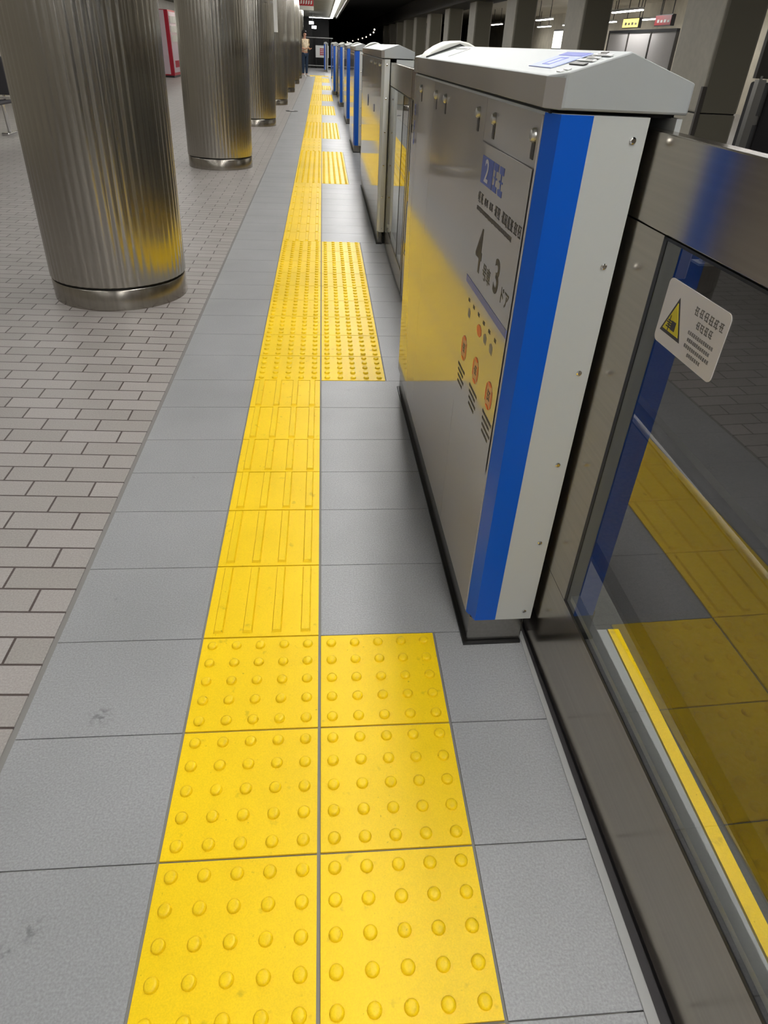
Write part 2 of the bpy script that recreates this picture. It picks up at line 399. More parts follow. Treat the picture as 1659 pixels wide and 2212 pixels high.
def housing(name_label, P0, rz, L, blue=True, detail=0, group='gate housings along the platform edge', sl=.163):
    t = thing('gate_housing', name_label, 'platform gate', P0, rz, group)
    f, fy = .019, .034
    MB().box(.008, sl-.013, .008, L-.006, .008, .092).build('plinth', M['plinth'], t, bevel=.003)
    MB().box(-.001, sl-.013, -.001, L, 0, .0075).build('floor_gasket', M['black'], t)
    MB().prism([(.003,fy),(f,.0),(sl,0),(sl,L),(.003,L)], .088, 1.182, 'z').build('body', M['endgrey'], t)
    MB().box(sl+.0435, W_, 0, L, .088, 1.182).build('rear_panel', M['endgrey'], t)
    MB().box(sl+.0025, sl+.0355, .14, L-.14, .03, 1.18).build('slot_lining', M['darkgap'], t)
    # front panels with real seams
    if detail == 2: seams = [fy+.0003, .425, 1.115, 1.43, L]
    elif L > 2: seams = [fy+.0003, .55, 1.2, 1.9, L]
    else: seams = [fy+.0003, .5, 1.1, L]
    for a, b in zip(seams, seams[1:]):
        MB().box(0, .0028, a+.0008, b-.0008, .094, 1.178).build('front_panel', M['panel'], t)
    # cap: house-shaped section with a chamfered near corner
    e = .004
    pts = []
    for y in (-e, L+e):
        pts += [(W_+e, y, 1.187), (W_+e, y, 1.229), (W_/2, y, 1.2645)]
    pts += [(f-e, -e, 1.187), (f-e, -e, 1.2355), (-e, fy-e, 1.187), (-e, fy-e, 1.230), (-e, L+e, 1.187), (-e, L+e, 1.230)]
    MB().hull(pts).build('cap', M['cap'], t, bevel=.0035)
    b = MB(); d = .0007
    b.prism([(-e,L+e),(-e,fy-e),(f-e,-e),(f-e-d*.6,-e-d),(-e-d,fy-e-d*.4),(-e-d,L+e)], 1.1885, 1.2285, 'z'); b.build('cap_front', M['panel'], t)
    MB().box(.006, W_-.006, .02, L-.01, 1.181, 1.188).build('cap_gasket', M['darkgap'], t)
    if blue:
        b = MB(); d = .0007
        pr = [(f+.052, 0), (f, 0), (.0032, fy-.0004), (.0032-d*.7, fy-.0004-d*.5), (f-d*.5, -d), (f+.052, -d)]
        b.prism(pr, .0885, 1.1815, 'z'); b.build('blue_stripe', M['blue'], t)
    for z in (1.15, .956, .755, .546, .334, .115):
        MB().lathe([(.0055,0),(.0055,-.002),(.003,-.0032)], (sl-.021, 0, z), 10, 'y').build('screw', M['chrome'], t)
    # arched lamp across the far end of the cap
    a0, a1 = (L-.23, L-.08)
    prof = [(.002,1.230),(.016,1.246),(.042,1.262),(.072,1.2745),(.1025,1.2785),(.132,1.2745),(.162,1.262),(.189,1.245),(.203,1.2285)]
    lamp = MB().prism(prof+[(.1025,1.24)], a0, a1, 'y').build('arched_lamp', M['offwhite'], t, smooth=True, bevel=.004)
    g = [(x, z-.001) for x, z in [(.004,1.232),(.1025,1.268),(.2,1.231)]]
    MB().prism([(-.001,1.2315),(.1025,1.2668),(.206,1.2305),(.206,1.234),(.1025,1.2705),(-.001,1.235)], a0-.014, a0-.003, 'y').build('lamp_gasket', M['black'], t)
    # small latches along the top of the front
    for s in ((1.371,1.067,.912,.488,.341,.059) if detail == 2 else (.2, .7, 1.2)):
        l = MB().lathe([(.011,0),(.011,-.003),(.0085,-.0075),(.004,-.009)], (-.0002, s, 1.147), 14, 'x').build('latch', M['latch'], t, smooth=True)
        if detail: MB().box(-.0012, .0005, s-.009, s+.009, 1.112, 1.138).build('keyhole', M['ink'], l)
    return t

A0 = (.372, .518, 0); Arz = math.atan2(.027, 1.556)
hA = housing('nearest silver gate housing with station lettering and bright blue corner stripe', A0, Arz, 1.56, True, 2)
# --- printed sheet on housing A
def strokes(mb, s0, s1, z0, z1, kind, d=-.0034, th=.0006, seed=0):
    """little strokes imitating dense printed characters"""
    r = random.Random(seed)
    n = max(1, round(abs(s1-s0)/max(.004, (z1-z0)*.95)))
    w = (s1-s0)/n
    for i in range(n):
        a = s0+w*(i+.1); b = s0+w*(i+.9); lo, hi = min(a, b), max(a, b)
        h = z1-z0; t = h*.10
        for k in range(3):
            zz = z0+h*(.12+.36*k)+r.uniform(-.04,.04)*h; q = r.uniform(0,.35)*(hi-lo)
            mb.box(d-th, d, lo+q*(k % 2), hi-q*((k+1) % 2), zz, zz+t)
        for k in range(2):
            ss = lo+(hi-lo)*(.18+.5*k+r.uniform(-.08,.08))
            mb.box(d-th, d, ss, ss+(hi-lo)*.12, z0+h*r.uniform(0,.3), z1-h*r.uniform(0,.2))
    return mb
sheet = MB().box(-.0033, -.0028, .037, .418, .50, 1.10).build('printed_sheet', M['panel'], hA)
MB().box(-.0040, -.0033, .292, .392, 1.026, 1.0775).build('number_square', M['inkblue'], sheet)['label'] = 'blue square with pale number'
text_mesh('2', .060, M['pale'], 'number', sheet, on_front(.342, 1.0505, 1.25, -.0045))
b = MB()
for s in (.268, .222):
    b.box(-.0040,-.0033,s-.017,s+.017,1.064,1.077); b.box(-.0040,-.0033,s-.017,s+.017,1.026,1.037)
    b.box(-.0040,-.0033,s-.002,s+.004,1.037,1.064); b.box(-.0040,-.0033,s-.014,s+.014,1.049,1.0525)
b.build('line_lettering', M['inkblue'], sheet)['label'] = 'blue lettering'
b = MB()
for k, (s0, s1, hh) in enumerate(((.398,.345,.024),(.334,.300,.016),(.290,.256,.016),(.244,.196,.023),(.182,.096,.024),(.092,.040,.024))):
    strokes(b, s1, s0, .997-hh/2, .997+hh/2, 0, seed=k)
b.build('destination_lettering', M['ink'], sheet)
strokes(MB(), .095, .398, .970, .980, 0, seed=9).build('small_lettering', M['inkgrey'], sheet)
text_mesh('4', .125, M['ink'], 'car_number', sheet, on_front(.328, .895, .95), bold=.02)
text_mesh('号車', .036, M['ink'], 'car_lettering', sheet, on_front(.242, .868, 1.0))
text_mesh('3', .090, M['ink'], 'door_number', sheet, on_front(.160, .886, 1.05), bold=.02)
text_mesh('ドア', .036, M['ink'], 'door_lettering', sheet, on_front(.088, .868, .95))
MB().box(-.0040, -.0033, .037, .418, .808, .824).build('dividing_line', M['inkblue'], sheet)['label'] = 'blue line'
for k in range(6): strokes(MB(), .374-.052*k-.018, .374-.052*k, .774, .783, 0, seed=20+k).build('row_lettering', M['inkgrey'], sheet)
for k in (0, 2, 3, 4):
    q = .352-.056*k
    MB().hull([(x, q+dy, z) for x in (-.0036,-.0033) for dy, z in ((-.012,.742),(.012,.742),(-.014,.758),(.014,.758),(0,.764))]).build('route_mark', M['palegrey'], sheet)
MB().hull([(x, .240+.022*math.cos(a), .750+.013*math.sin(a)) for x in (-.0041,-.0033) for a in [2*PI*k/8+.3 for k in range(8)]]).build('route_marker', M['orange'], sheet)['label'] = 'orange marker'
for s, zc in ((.363,.661), (.228,.661), (.094,.662)):
    def ob(rs, rz, d): return [(x, s+rs*math.cos(a)*(1), zc+rz*math.sin(a)) for x in (d,-.0033) for a in [2*PI*k/24 for k in range(24)]]
    o = MB().hull(ob(.030,.031,-.0038)).build('seat_emblem', M['paleorange'], sheet); o['label'] = 'pale orange oval'
    bb = MB()
    bb.hull([(x, s+.014*math.cos(a), zc+.0255+.004*math.sin(a)) for x in (-.0046,-.0038) for a in [2*PI*k/10 for k in range(10)]])
    bb.hull([(x, s+.014*math.cos(a), zc-.0255+.004*math.sin(a)) for x in (-.0046,-.0038) for a in [2*PI*k/10 for k in range(10)]])
    for a0 in (.021,-.025):
        bb.box(-.0044,-.0038, s+a0, s+a0+.004, zc-.018, zc+.018)
    bb.build('emblem_edge', M['orange'], sheet)
    strokes(MB(), s-.014, s+.014, zc-.012, zc+.013, 0, d=-.0038, seed=int(s*1e3)).build('emblem_lettering', M['inkgrey'], sheet)
for k, (s0, s1, zt, n) in enumerate(((.405,.325,.612,4), (.268,.185,.615,4), (.125,.042,.618,4))):
    b = MB()
    for j in range(n): strokes(b, s1+(.012*(j % 2)), s0-(.004*j), zt-.014*j-.0075, zt-.014*j, 0, seed=40+10*k+j)
    b.build('note_lettering', M['inkgrey'], sheet)
# narrow sticker on the far frame
b = MB(); strokes(b, 1.465, 1.495, 1.06, 1.098, 0, seed=70); strokes(b, 1.465, 1.495, 1.02, 1.05, 0, seed=71)
b.box(-.0039,-.0033,1.477,1.482,.985,1.015); b.hull([(x, 1.48+.014*math.cos(a), .985+.010*math.sin(a)) for x in (-.004,-.0033) for a in [2*PI*k/10 for k in range(10)]])
b.build('narrow_lettering', M['inkblue'], hA)['label'] = 'dark blue upright lettering'
# --- screen and marks on the near cap slope
def slope_pt(x, s, up=.0008): return (x, s, 1.2316+(x)*.0336/.1025+up)
def slope_quad(mb, x0, x1, s0, s1, u0=-.0005, u1=.0009):
    mb.hull([slope_pt(x, s, u) for x in (x0, x1) for s in (s0, s1) for u in (u0, u1)]); return mb
scr = slope_quad(MB(), .020, .086, .095, .225).build('screen_sticker', M['lilac'], hA)
slope_quad(MB(), .070, .0845, .100, .220, .0009, .0016).build('screen_band', M['violet'], scr)
b = MB(); slope_quad(b, .030,.062,.14,.145,.0009,.0014); slope_quad(b,.030,.062,.175,.18,.0009,.0014); slope_quad(b,.030,.033,.14,.18,.0009,.0014); slope_quad(b,.059,.062,.14,.18,.0009,.0014)
b.build('screen_mark', M['violet'], scr)
slope_quad(MB(), .041, .0485, .006, .072).build('black_label', M['ink'], hA)
b = MB(); slope_quad(b, .0565,.0625,.012,.085); slope_quad(b,.0685,.0735,.024,.075); slope_quad(b,.080,.086,.008,.078)
lab = b.build('white_label', M['white'], hA)
b = MB(); slope_quad(b,.058,.0605,.018,.050,.0009,.0014); slope_quad(b,.070,.0722,.045,.07,.0009,.0014); slope_quad(b,.082,.084,.03,.066,.0009,.0014); b.build('label_lettering', M['inkgrey'], lab)
slope_quad(MB(), .0905,.0945,.05,.075).build('dark_label', M['inkgrey'], hA)
for x, s in ((.0135,.024), (.0225,.020)):
    slope_quad(MB(), x-.003, x+.003, s-.010, s+.010).build('white_dot', M['white'], hA)
b = MB(); slope_quad(b,.024,.085,1.068,1.074); slope_quad(b,.082,.085,1.07,1.28)
b.build('outline_sticker', M['white'], hA)

hB = housing('long silver gate housing without blue stripe just past the nearest housing', (.425, 4.68, 0), 0, 2.55, False, 1, sl=.055)
b = MB(); b.hull([(x, 1.5+.05*math.cos(a), .86+.045*math.sin(a)) for x in (-.0036,-.0028) for a in [2*PI*k/14 for k in range(14)]]); b.box(-.0036,-.0028,.66,.72,.83,.88)
b.build('blue_emblem', M['inkblue'], hB)
nth = ['second', 'third', 'fourth', 'fifth', 'sixth', 'seventh', 'eighth']
for i, (x, y, L) in enumerate(((.445, 9.87, 1.5), (.468, 13.92, 1.66), (.43, 18.02, 1.64), (.335, 22.36, 2.2), (.42, 27.12, 2.24), (.40, 33.05, 1.5), (.11, 41.0, 1.5))):
    if i == 0:
        hc = housing('second blue striped gate housing along the platform edge', (x, y, 0), 0, L, True, 0, sl=.115); baseL = L
    else:
        o = copy_tree(hc); o.location = (x, y, 0); o.scale = (1, L/baseL, 1)
        o['label'] = ('%s blue striped gate housing along the platform edge' % nth[i]) if i < 6 else 'farthest blue striped gate housing along the platform edge'

# ------------------------------------------------------------------ sliding door leaves
def leaf(label, P0, rz, L, stile=.165, mirror=False, kz=.2665):
    """local y from 0 (inside the housing) to -L (middle of the doorway); local x 0 is the platform face"""
    t = thing('door_leaf', label, 'sliding door', P0, rz, 'sliding door leaves')
    s = -1 if not mirror else 1
    def bx(mb, y0, y1, z0, z1, x0=0., x1=.030):
        a, b = sorted((s*y0, s*y1)); mb.box(x0, x1, a, b, z0, z1); return mb
    bx(MB(), 0, L, 1.037, 1.166).build('top_rail', M['steel'], t, bevel=.002)
    bx(MB(), 0, stile, kz, 1.0355).build('stile', M['steel'], t)
    bx(MB(), L-.05, L, kz, 1.0355).build('stile', M['steel'], t)
    bx(MB(), 0, L, .012, kz-.0015).build('kick_panel', M['steel'], t)
    g = MB()
    bx(g, stile, stile+.011, kz, 1.0355, -.001, .029); bx(g, stile, L-.05, kz, kz+.008, -.001, .029)
    bx(g, stile, L-.05, 1.0315, 1.0355, -.001, .029); bx(g, L-.061, L-.05, kz, 1.0355, -.001, .029)
    g.build('gasket', M['black'], t)
    bx(MB(), stile+.011, L-.061, kz+.008, 1.0315, .000, .008).build('glass_pane', M['glass'], t)
    bx(MB(), stile+.011, L-.061, kz+.0085, kz+.0225, .0085, .027).build('glazing_bar', M['sill'], t)
    return t
ang1 = math.atan2(.020, .818)
l1 = leaf('near glass door leaf with a white warning sticker, sliding out of the lettered housing', (.5445, .578, 0), ang1, 1.34, .180)
# warning sticker on the near glass
sx = -.0012
def rounded(y0, y1, z0, z1, r, x0, x1, n=5):
    pts = []
    for cy, cz, a0 in ((y1-r,z1-r,0),(y0+r,z1-r,PI/2),(y0+r,z0+r,PI),(y1-r,z0+r,1.5*PI)):
        for k in range(n+1):
            a = a0+PI/2*k/n; pts.append((cy+r*math.cos(a), cz+r*math.sin(a)))
    return [(x, p[0], p[1]) for x in (x0, x1) for p in pts]
S0, S1, SZ0, SZ1 = -.410, -.233, .893, .990      # along local y
ws = MB().hull(rounded(S0, S1, SZ0, SZ1, .010, sx, -.0002)).build('warning_sticker', M['signwhite'], l1)
# local y -.208 is the edge nearest the housing = left side when read
def wy(u): return S1+(S0-S1)*u
def wz(v): return SZ1+(SZ0-SZ1)*v
def tri(cx, cz, w, h, x0, x1): return [(x, wy(cx+a), wz(cz+b)) for x in (x0, x1) for a, b in ((0,-h/2),(-w/2,h/2),(w/2,h/2))]
MB().hull(tri(.245,.50,.36,.60,sx-.0005,sx)).build('triangle_border', M['ink'], ws)
MB().hull(tri(.245,.515,.28,.46,sx-.001,sx-.0004)).build('warning_triangle', M['signyellow'], ws)
b = MB()
b.box(sx-.0015, sx-.001, wy(.305), wy(.235), wz(.70), wz(.56))
for k in range(4): b.box(sx-.0015, sx-.001, wy(.235), wy(.155+.015*(k % 2)), wz(.69-.034*k), wz(.672-.034*k))
b.box(sx-.0015, sx-.001, wy(.20), wy(.192), wz(.74), wz(.5))
b.build('hand_pictogram', M['ink'], ws)
def wstroke(mb, u0, u1, v0, v1, seed): strokes(mb, wy(u1), wy(u0), wz(v1), wz(v0), 0, d=sx, th=.0005, seed=seed)
b = MB(); wstroke(b, .50,.95,.16,.30,1); wstroke(b, .58,.84,.34,.47,2); b.build('warning_lettering', M['inkgrey'], ws)
b = MB()
for k, (u0, u1) in enumerate(((.50,.90),(.52,.88),(.50,.90),(.58,.80))): wstroke(b, u0, u1, .53+.10*k, .59+.10*k, 5+k)
b.build('small_lettering', M['inkgrey'], ws)

l2 = leaf('far leaf of the second doorway, sliding out of the long housing', (.4845, 4.755, 0), 0, 1.355, .145, kz=.14)
MB().box(-.0015, .029, -1.022, -1.006, .148, 1.03).build('glazing_bar', M['black'], l2)
l3 = leaf('near leaf of the second doorway, mostly hidden behind the lettered housing', (.514, 2.00, 0), math.atan2(.027, 1.4), 1.39, .165, True)
for i in range(2, 8):
    y0, y1 = doors[i]; hx = (.425,.445,.468,.43,.335,.42,.40)[i-2]; hx2 = (.445,.468,.43,.335,.42,.40)[i-2]
    h = (y1-y0)/2
    o = copy_tree(l2); o.location = (hx2+.119, y1+.08, 0); o.rotation_euler = (0,0,0); o.scale = (1, (h+.075)/1.36, 1)
    o['label'] = 'far door leaf in the %s, sliding out of the %s blue striped housing' % (place[i].split(' past')[0], ['second','third','fourth','fifth','sixth','seventh'][i-2])
    o = copy_tree(l3); o.location = (hx+(.119 if i > 2 else .0595), y0-.08, 0); o.rotation_euler = (0,0,0); o.scale = (1, (h+.07)/1.40, 1)
    o['label'] = 'near door leaf in the %s, sliding out of the %s housing' % (place[i].split(' past')[0], ['long stripeless','second blue striped','third blue striped','fourth blue striped','fifth blue striped','sixth blue striped'][i-2])

# ------------------------------------------------------------------ round fluted pillars
def pillar_mesh(r, h0, h1, flutes=56):
    b = MB(); n = flutes*8; rings = []
    for z in (h0, h0+.003, h1):
        ring = []
        for k in range(n):
            a = 2*PI*k/n; ph = k % 8
            rr = r-.0034*(1-abs(math.sin(PI*ph/8)))
            if z == h0: rr -= .004
            ring.append(b.bm.verts.new((rr*math.cos(a)+.028*(z-h0), rr*math.sin(a), z)))
        rings.append(ring)
    for A, B in zip(rings, rings[1:]):
        for k in range(n): b.bm.faces.new((A[k], A[(k+1) % n], B[(k+1) % n], B[k]))
    b.bm.faces.new(rings[-1]); b.bm.faces.new(rings[0][::-1])
    return b
pl = ['nearest round fluted stainless pillar on the brick paving', 'second round fluted stainless pillar along the platform', 'third round fluted stainless pillar, carrying a narrow white plate', 'fourth round fluted stainless pillar along the platform',
      'fifth round fluted stainless pillar along the platform', 'sixth round fluted stainless pillar along the platform', 'seventh round fluted stainless pillar nearest to the standing person', 'farthest round fluted stainless pillar past the standing person']
pp = [(-1.178,3.41), (-1.20,8.28), (-1.19,13.1), (-1.185,17.95), (-1.18,22.8), (-1.18,27.65), (-1.2,32.0), (-1.25,37.2)]
CEIL = 2.42
for i, (x, y) in enumerate(pp):
    if i == 0:
        p0 = thing('round_pillar', pl[0], 'pillar', (x, y, 0), .05, 'round pillars along the platform')
        pillar_mesh(.375, .122, CEIL).build('fluted_shaft', M['pillar'], p0, smooth=True, angle=50)
        MB().lathe([(.371,0),(.371,.106),(.368,.1105),(.30,.1105)], n=96).build('base_ring', M['pillar_base'], p0, smooth=True)
        MB().lathe([(.355,.110),(.355,.124)], n=64).build('shadow_gap', M['black'], p0)
    else:
        o = copy_tree(p0); o.location = (x, y, 0); o.rotation_euler.z = .05+i*.02; o['label'] = pl[i]
o = MB().box(-.757, -.697, 12.735, 12.743, 1.36, 2.1).build('notice_plate', M['white'])
o.data.transform(Matrix.Translation((.757+.03-.03, 0, 0))); o.location = (-.757, 0, 0)
tag(o, 'narrow white upright plate on the third round pillar', 'plate')
MB().tube((.03, 12.74, 1.75), (-.05, 12.86, 1.75), .012).build('plate_bracket', M['white'], o)

# ------------------------------------------------------------------ square columns between the tracks
ys = [8.2+4.95*k for k in range(11)]
cl = ['nearest square column between the tracks', 'second square column between the tracks', 'third square column between the tracks', 'fourth square column between the tracks']
for k, y in enumerate(ys):
    lab = cl[k] if k < 4 else 'dim square column far down the row between the tracks'
    if k == 0:
        c0 = thing('square_column', lab, 'column', (4.5, y, -1.2), 0, 'square columns between the tracks')
        MB().box(0, .50, 0, 1.0, 0, 1.945).build('lower_cladding', M['column'], c0, bevel=.02)
        MB().box(0, .50, 0, 1.0, 1.955, 3.62).build('upper_cladding', M['column'], c0, bevel=.02)
        ep = MB().box(.045, .47, -.006, -.0005, .02, 1.94).build('shade_panel', M['shadepanel'], c0); ep['label'] = 'dark panel painting shade on the column face'  # added panels, darker than the cladding to paint shade on the near face
        ep = MB().box(.045, .47, -.006, -.0005, 1.96, 3.61).build('shade_panel', M['shadepanel'], c0); ep['label'] = 'dark panel painting shade on the column face'
        MB().box(.02, .48, .02, .98, 1.94, 1.96).build('joint', M['darkgap'], c0)
        MB().prism([(-.012,-.012),(.035,-.012),(.035,.006),(.006,.006),(.006,.035),(-.012,.035)], .2, 2.22, 'z').build('corner_guard', M['columndark'], c0)
    else:
        o = copy_tree(c0); o.location.y = y; o['label'] = lab
struct(MB().box(4.3, 5.2, -12, 70, 2.42, 3.0).build('trim_1', M['columndark']))
# ------------------------------------------------------------------ ceilings, walls, far side
struct(MB().box(-6.6, .86, -9, 46.5, CEIL, CEIL+.2).build('ceiling', M['ceiling']))
struct(MB().box(.86, 7.0, -12, 120, 3.0, 3.2).build('ceiling', M['ceildark']))
struct(MB().box(.82, .9, -9, 46.5, 2.36, 3.0).build('trim_2', M['columndark']))
struct(MB().box(7.0, 12.6, -12, 70, 3.0, 3.2).build('ceiling', M['oppwall']))
struct(MB().box(-6.8, -6.6, -9, 48, 0, 3).build('wall_left', M['walltile']))
struct(MB().box(-6.8, .86, -9.2, -9, 0, 3).build('wall_back', M['walltile']))
struct(MB().box(7.0, 12.6, -12, 70, -1.2, 0).build('floor', M['oppfloor']))
struct(MB().box(12.6, 12.8, -12, 70, 0, 3.2).build('wall_right', M['oppwall']))
struct(MB().box(-6.8, -.55, 48.2, 48.4, -.3, 3).build('wall_far', M['darkmetal']))
struct(MB().box(-.60, .45, 49.5, 49.7, -.3, 2.4).build('wall_tunnel', M['darkmetal']))
struct(MB().box(.84, 7.0, 119, 120, -1.4, 3.2).build('wall_tunnel_end', M['tunnel']))

# ------------------------------------------------------------------ lights
def fixture(label, loc, rz, L, w, m, group, name='ceiling_light'):
    t = thing(name, label, 'light', loc, rz, group)
    MB().box(-w/2-.012, w/2+.012, -L/2-.02, L/2+.02, -.05, 0).build('housing', M['white'], t)
    MB().box(-w/2, w/2, -L/2, L/2, -.075, -.0505).build('tube', m, t)
    return t
lab = 'white strip light in the line under the ceiling above the platform edge'
f0 = fixture(lab, (.55, 43.5, CEIL), 0, 2.42, .13, M['tube'], 'strip lights above the platform edge')
for k in range(1, 21):
    o = copy_tree(f0); o.location.y = 43.5-2.5*k
lab = 'white strip light under the ceiling over the middle of the platform'
f1 = fixture(lab, (-2.6, 42, CEIL), 0, 1.3, .10, M['tube2'], 'strip lights over the platform middle')
for k in range(1, 20):
    o = copy_tree(f1); o.location.y = 42-2.6*k
for k in range(20):
    o = copy_tree(f1); o.location = (-4.6, 42-2.6*k, CEIL)
lab = 'white strip light hanging over the opposite platform'
f2 = fixture(lab, (8.9, 40.2, 2.42), 0, 2.2, .10, M['opptube'], 'strip lights over the opposite platform', 'hanging_light')
MB().tube((0,-.8,0), (0,-.8,.58), .012).build('rod', M['darkmetal'], f2); MB().tube((0,.8,0), (0,.8,.58), .012).build('rod', M['darkmetal'], f2)
for k in range(1, 6):
    o = copy_tree(f2); o.location.y = 40.2-8.75*k
o = None
for k in range(8):
    o = copy_tree(f2); o.location = (11.2, 44-4.4*k, 2.42); o['label'] = 'white strip light hanging near the back wall of the opposite platform'; o['group'] = 'strip lights near the opposite back wall'
t = fixture('white cross light at the far end of the platform ceiling', (-.1, 45.2, CEIL), PI/2, 1.15, .08, M['lampwhite'], None)
t = thing('end_lamp', 'pair of square white lamps on one rod at the platform end', 'lamp', (-.44, 40, 1.85))
for x, z in ((-.06, .17), (.07, 0)):
    h = MB().box(x-.13, x+.13, 0, .08, z-.07, z+.07).build('lamp_head', M['darkmetal'], t)
    MB().box(x-.11, x+.11, -.012, -.0005, z-.055, z+.055).build('lamp_face', M['lampwhite'], h)
MB().tube((0,.09,-.05), (0,.09,CEIL-1.85-.01), .014).build('rod', M['darkmetal'], t); MB().box(-.12,.12,-.03,.2,CEIL-1.86,CEIL-1.85).build('mount', M['darkmetal'], t)
lamps = [(3.69,56.0,2.13),(3.89,60.0,2.02),(3.95,65.0,1.92),(3.94,71.0,1.80),(3.96,78.0,1.74),(3.91,86.0,1.67),(3.66,95.0,1.55),(3.28,104.0,1.43)]
for i, (x, y, z) in enumerate(lamps):
    if i == 0:
        t0 = thing('tunnel_lamp', 'small warm lamp in the curving string along the dark tunnel', 'lamp', (x, y, z), 0, 'tunnel lamps')
        MB().lathe([(.02,-.05),(.05,-.025),(.05,.025),(.02,.05)], n=10).build('bulb', M['tunnellamp'], t0, smooth=True)
        MB().box(-.03,.03,-.03,.03,.06,.12).build('socket', M['darkmetal'], t0)
    else:
        o = copy_tree(t0); o.location = (x, y, z)

# ------------------------------------------------------------------ things on the left and far end
t = thing('waiting_bench', 'charcoal platform bench with chrome legs at the left edge', 'bench', (-5.35, 10.6, 0))
MB().box(-1.0, 1.0, -.02, .05, .47, .92).build('backrest', M['bench'], t, bevel=.015)
MB().box(-1.0, 1.0, -.46, -.01, .375, .415).build('seat', M['bench'], t, bevel=.012)
MB().box(-.99, .99, -.05, .03, .425, .45).build('seat_edge', M['benchrail'], t)
for x in (-.9, .9):
    l = MB(); l.tube((x,-.1,.38), (x,-.1,.03), .025); l.tube((x,.01,.36), (x,.01,.6), .018)
    lo = l.build('leg', M['chrome'], t); MB().box(x-.05, x+.05, -.28, .1, 0, .03).build('foot', M['chrome'], lo, bevel=.008)
t = thing('vending_machine', 'red vending machine between the nearest and second pillars', 'vending machine', (-5.55, 27.95, 0))
MB().box(-.45, .30, 0, 1.35, .06, 1.95).build('cabinet_body', M['vred'], t, bevel=.01)
MB().box(-.45, .17, -.012, -.001, .1, 1.93).build('side_panel', M['vpink'], t)
MB().box(.301, .315, .06, 1.30, .15, 1.9).build('front_panel', M['vpink'], t)
b = MB()
for k in range(3):
    for j in range(8): b.box(.316, .34, .12+.145*j, .21+.145*j, 1.05+.27*k, 1.24+.27*k)
b.build('drink_display', M['offwhite'], t)
MB().box(.316, .33, .3, 1.0, .3, .5).build('delivery_flap', M['vred'], t)
MB().box(-.43, .28, .02, 1.33, 0, .06).build('base', M['darkmetal'], t)
t = thing('lit_poster', 'glowing yellow lit poster beside the second pillar', 'poster', (-5.6, 33.5, 0))
MB().box(-.04, .9, 0, .1, .9, 2.35).build('poster_frame', M['darkmetal'], t); MB().box(0, .86, -.012, -.001, .95, 2.3).build('poster_face', M['lityellow'], t)
for x in (.05, .8): MB().box(x, x+.06, .02, .08, 0, .9).build('leg', M['darkmetal'], t)
t = thing('wall_sign', 'lit white sign on the left wall above the bench', 'sign', (-6.598, 15.3, 1.33))
MB().box(0, .08, -.9, .9, -.03, .42).build('sign_frame', M['darkmetal'], t); MB().box(.081, .09, -.86, .86, 0, .40).build('sign_face', M['litsign'], t)
t = thing('hanging_sign', 'red and white box sign hanging over the platform near the far pillars', 'sign', (-.43, 24, 2.02))
MB().box(-.21, .21, 0, .12, .10, .28).build('red_panel', M['red'], t)['label'] = 'red upper panel'
MB().box(-.21, .21, 0, .12, 0, .098).build('white_panel', M['offwhite'], t)
b = MB()
for k in range(5): b.hull([(-.18+.075*k+dx, y, .13+dz) for y in (-.004,.001) for dx, dz in ((0,0),(.045,.02),(.01,.09),(.055,.1))])
b.build('lettering', M['white'], t)
for x in (-.15, .15): MB().tube((x,.06,.28), (x,.06,CEIL-2.02), .012).build('rod', M['darkmetal'], t)
o = MB().lathe([(.135,0),(.135,.006),(.12,.010)], n=28).build('floor_plate', M['disc'], smooth=True); o.location = (-.655, 16.2, 0.0005)
tag(o, 'small dark round floor plate with a painted light reflection beside the fourth pillar', 'floor plate'); MB().lathe([(.055,.0095),(.055,.013),(.04,.015)], n=20).build('painted_reflection', M['white'], o)  # white disc in the middle is a painted reflection of light
o = MB().box(-1.0, -.303, 33.72, 33.87, .0002, .006).build('joint_strip', M['offwhite']); tag(o, 'pale strip across the grey floor at the feet of the person', 'strip')
t = thing('end_fence', 'steel railing fence closing the far end of the platform', 'fence', (-.1, 46.3, 0))
for z in (1.46, .12): MB().tube((-1.2,0,z), (.75,0,z), .025).build('rail', M['fence'], t)
for k in range(5): MB().tube((-1.15+.45*k,0,0), (-1.15+.45*k,0,1.46), .022).build('post', M['darkmetal'], t)
b = MB()
for k in range(26): b.tube((-1.12+.072*k,0,.12), (-1.12+.072*k,0,1.46), .008, 6)
b.build('mesh_infill', M['darkmetal'], t)
t = thing('fence_sign', 'white notice with dark red writing on the end fence', 'sign', (.02, 46.22, .52))
MB().box(-.38, .38, 0, .02, 0, .58).build('board', M['white'], t)
b = MB()
for k in range(4): b.box(-.10, .12, -.003, .001, .12+.09*k, .17+.09*k)
b.box(-.13,-.10,-.003,.001,.1,.46); b.box(.12,.15,-.003,.001,.1,.46)
b.build('lettering', M['vred'], t)

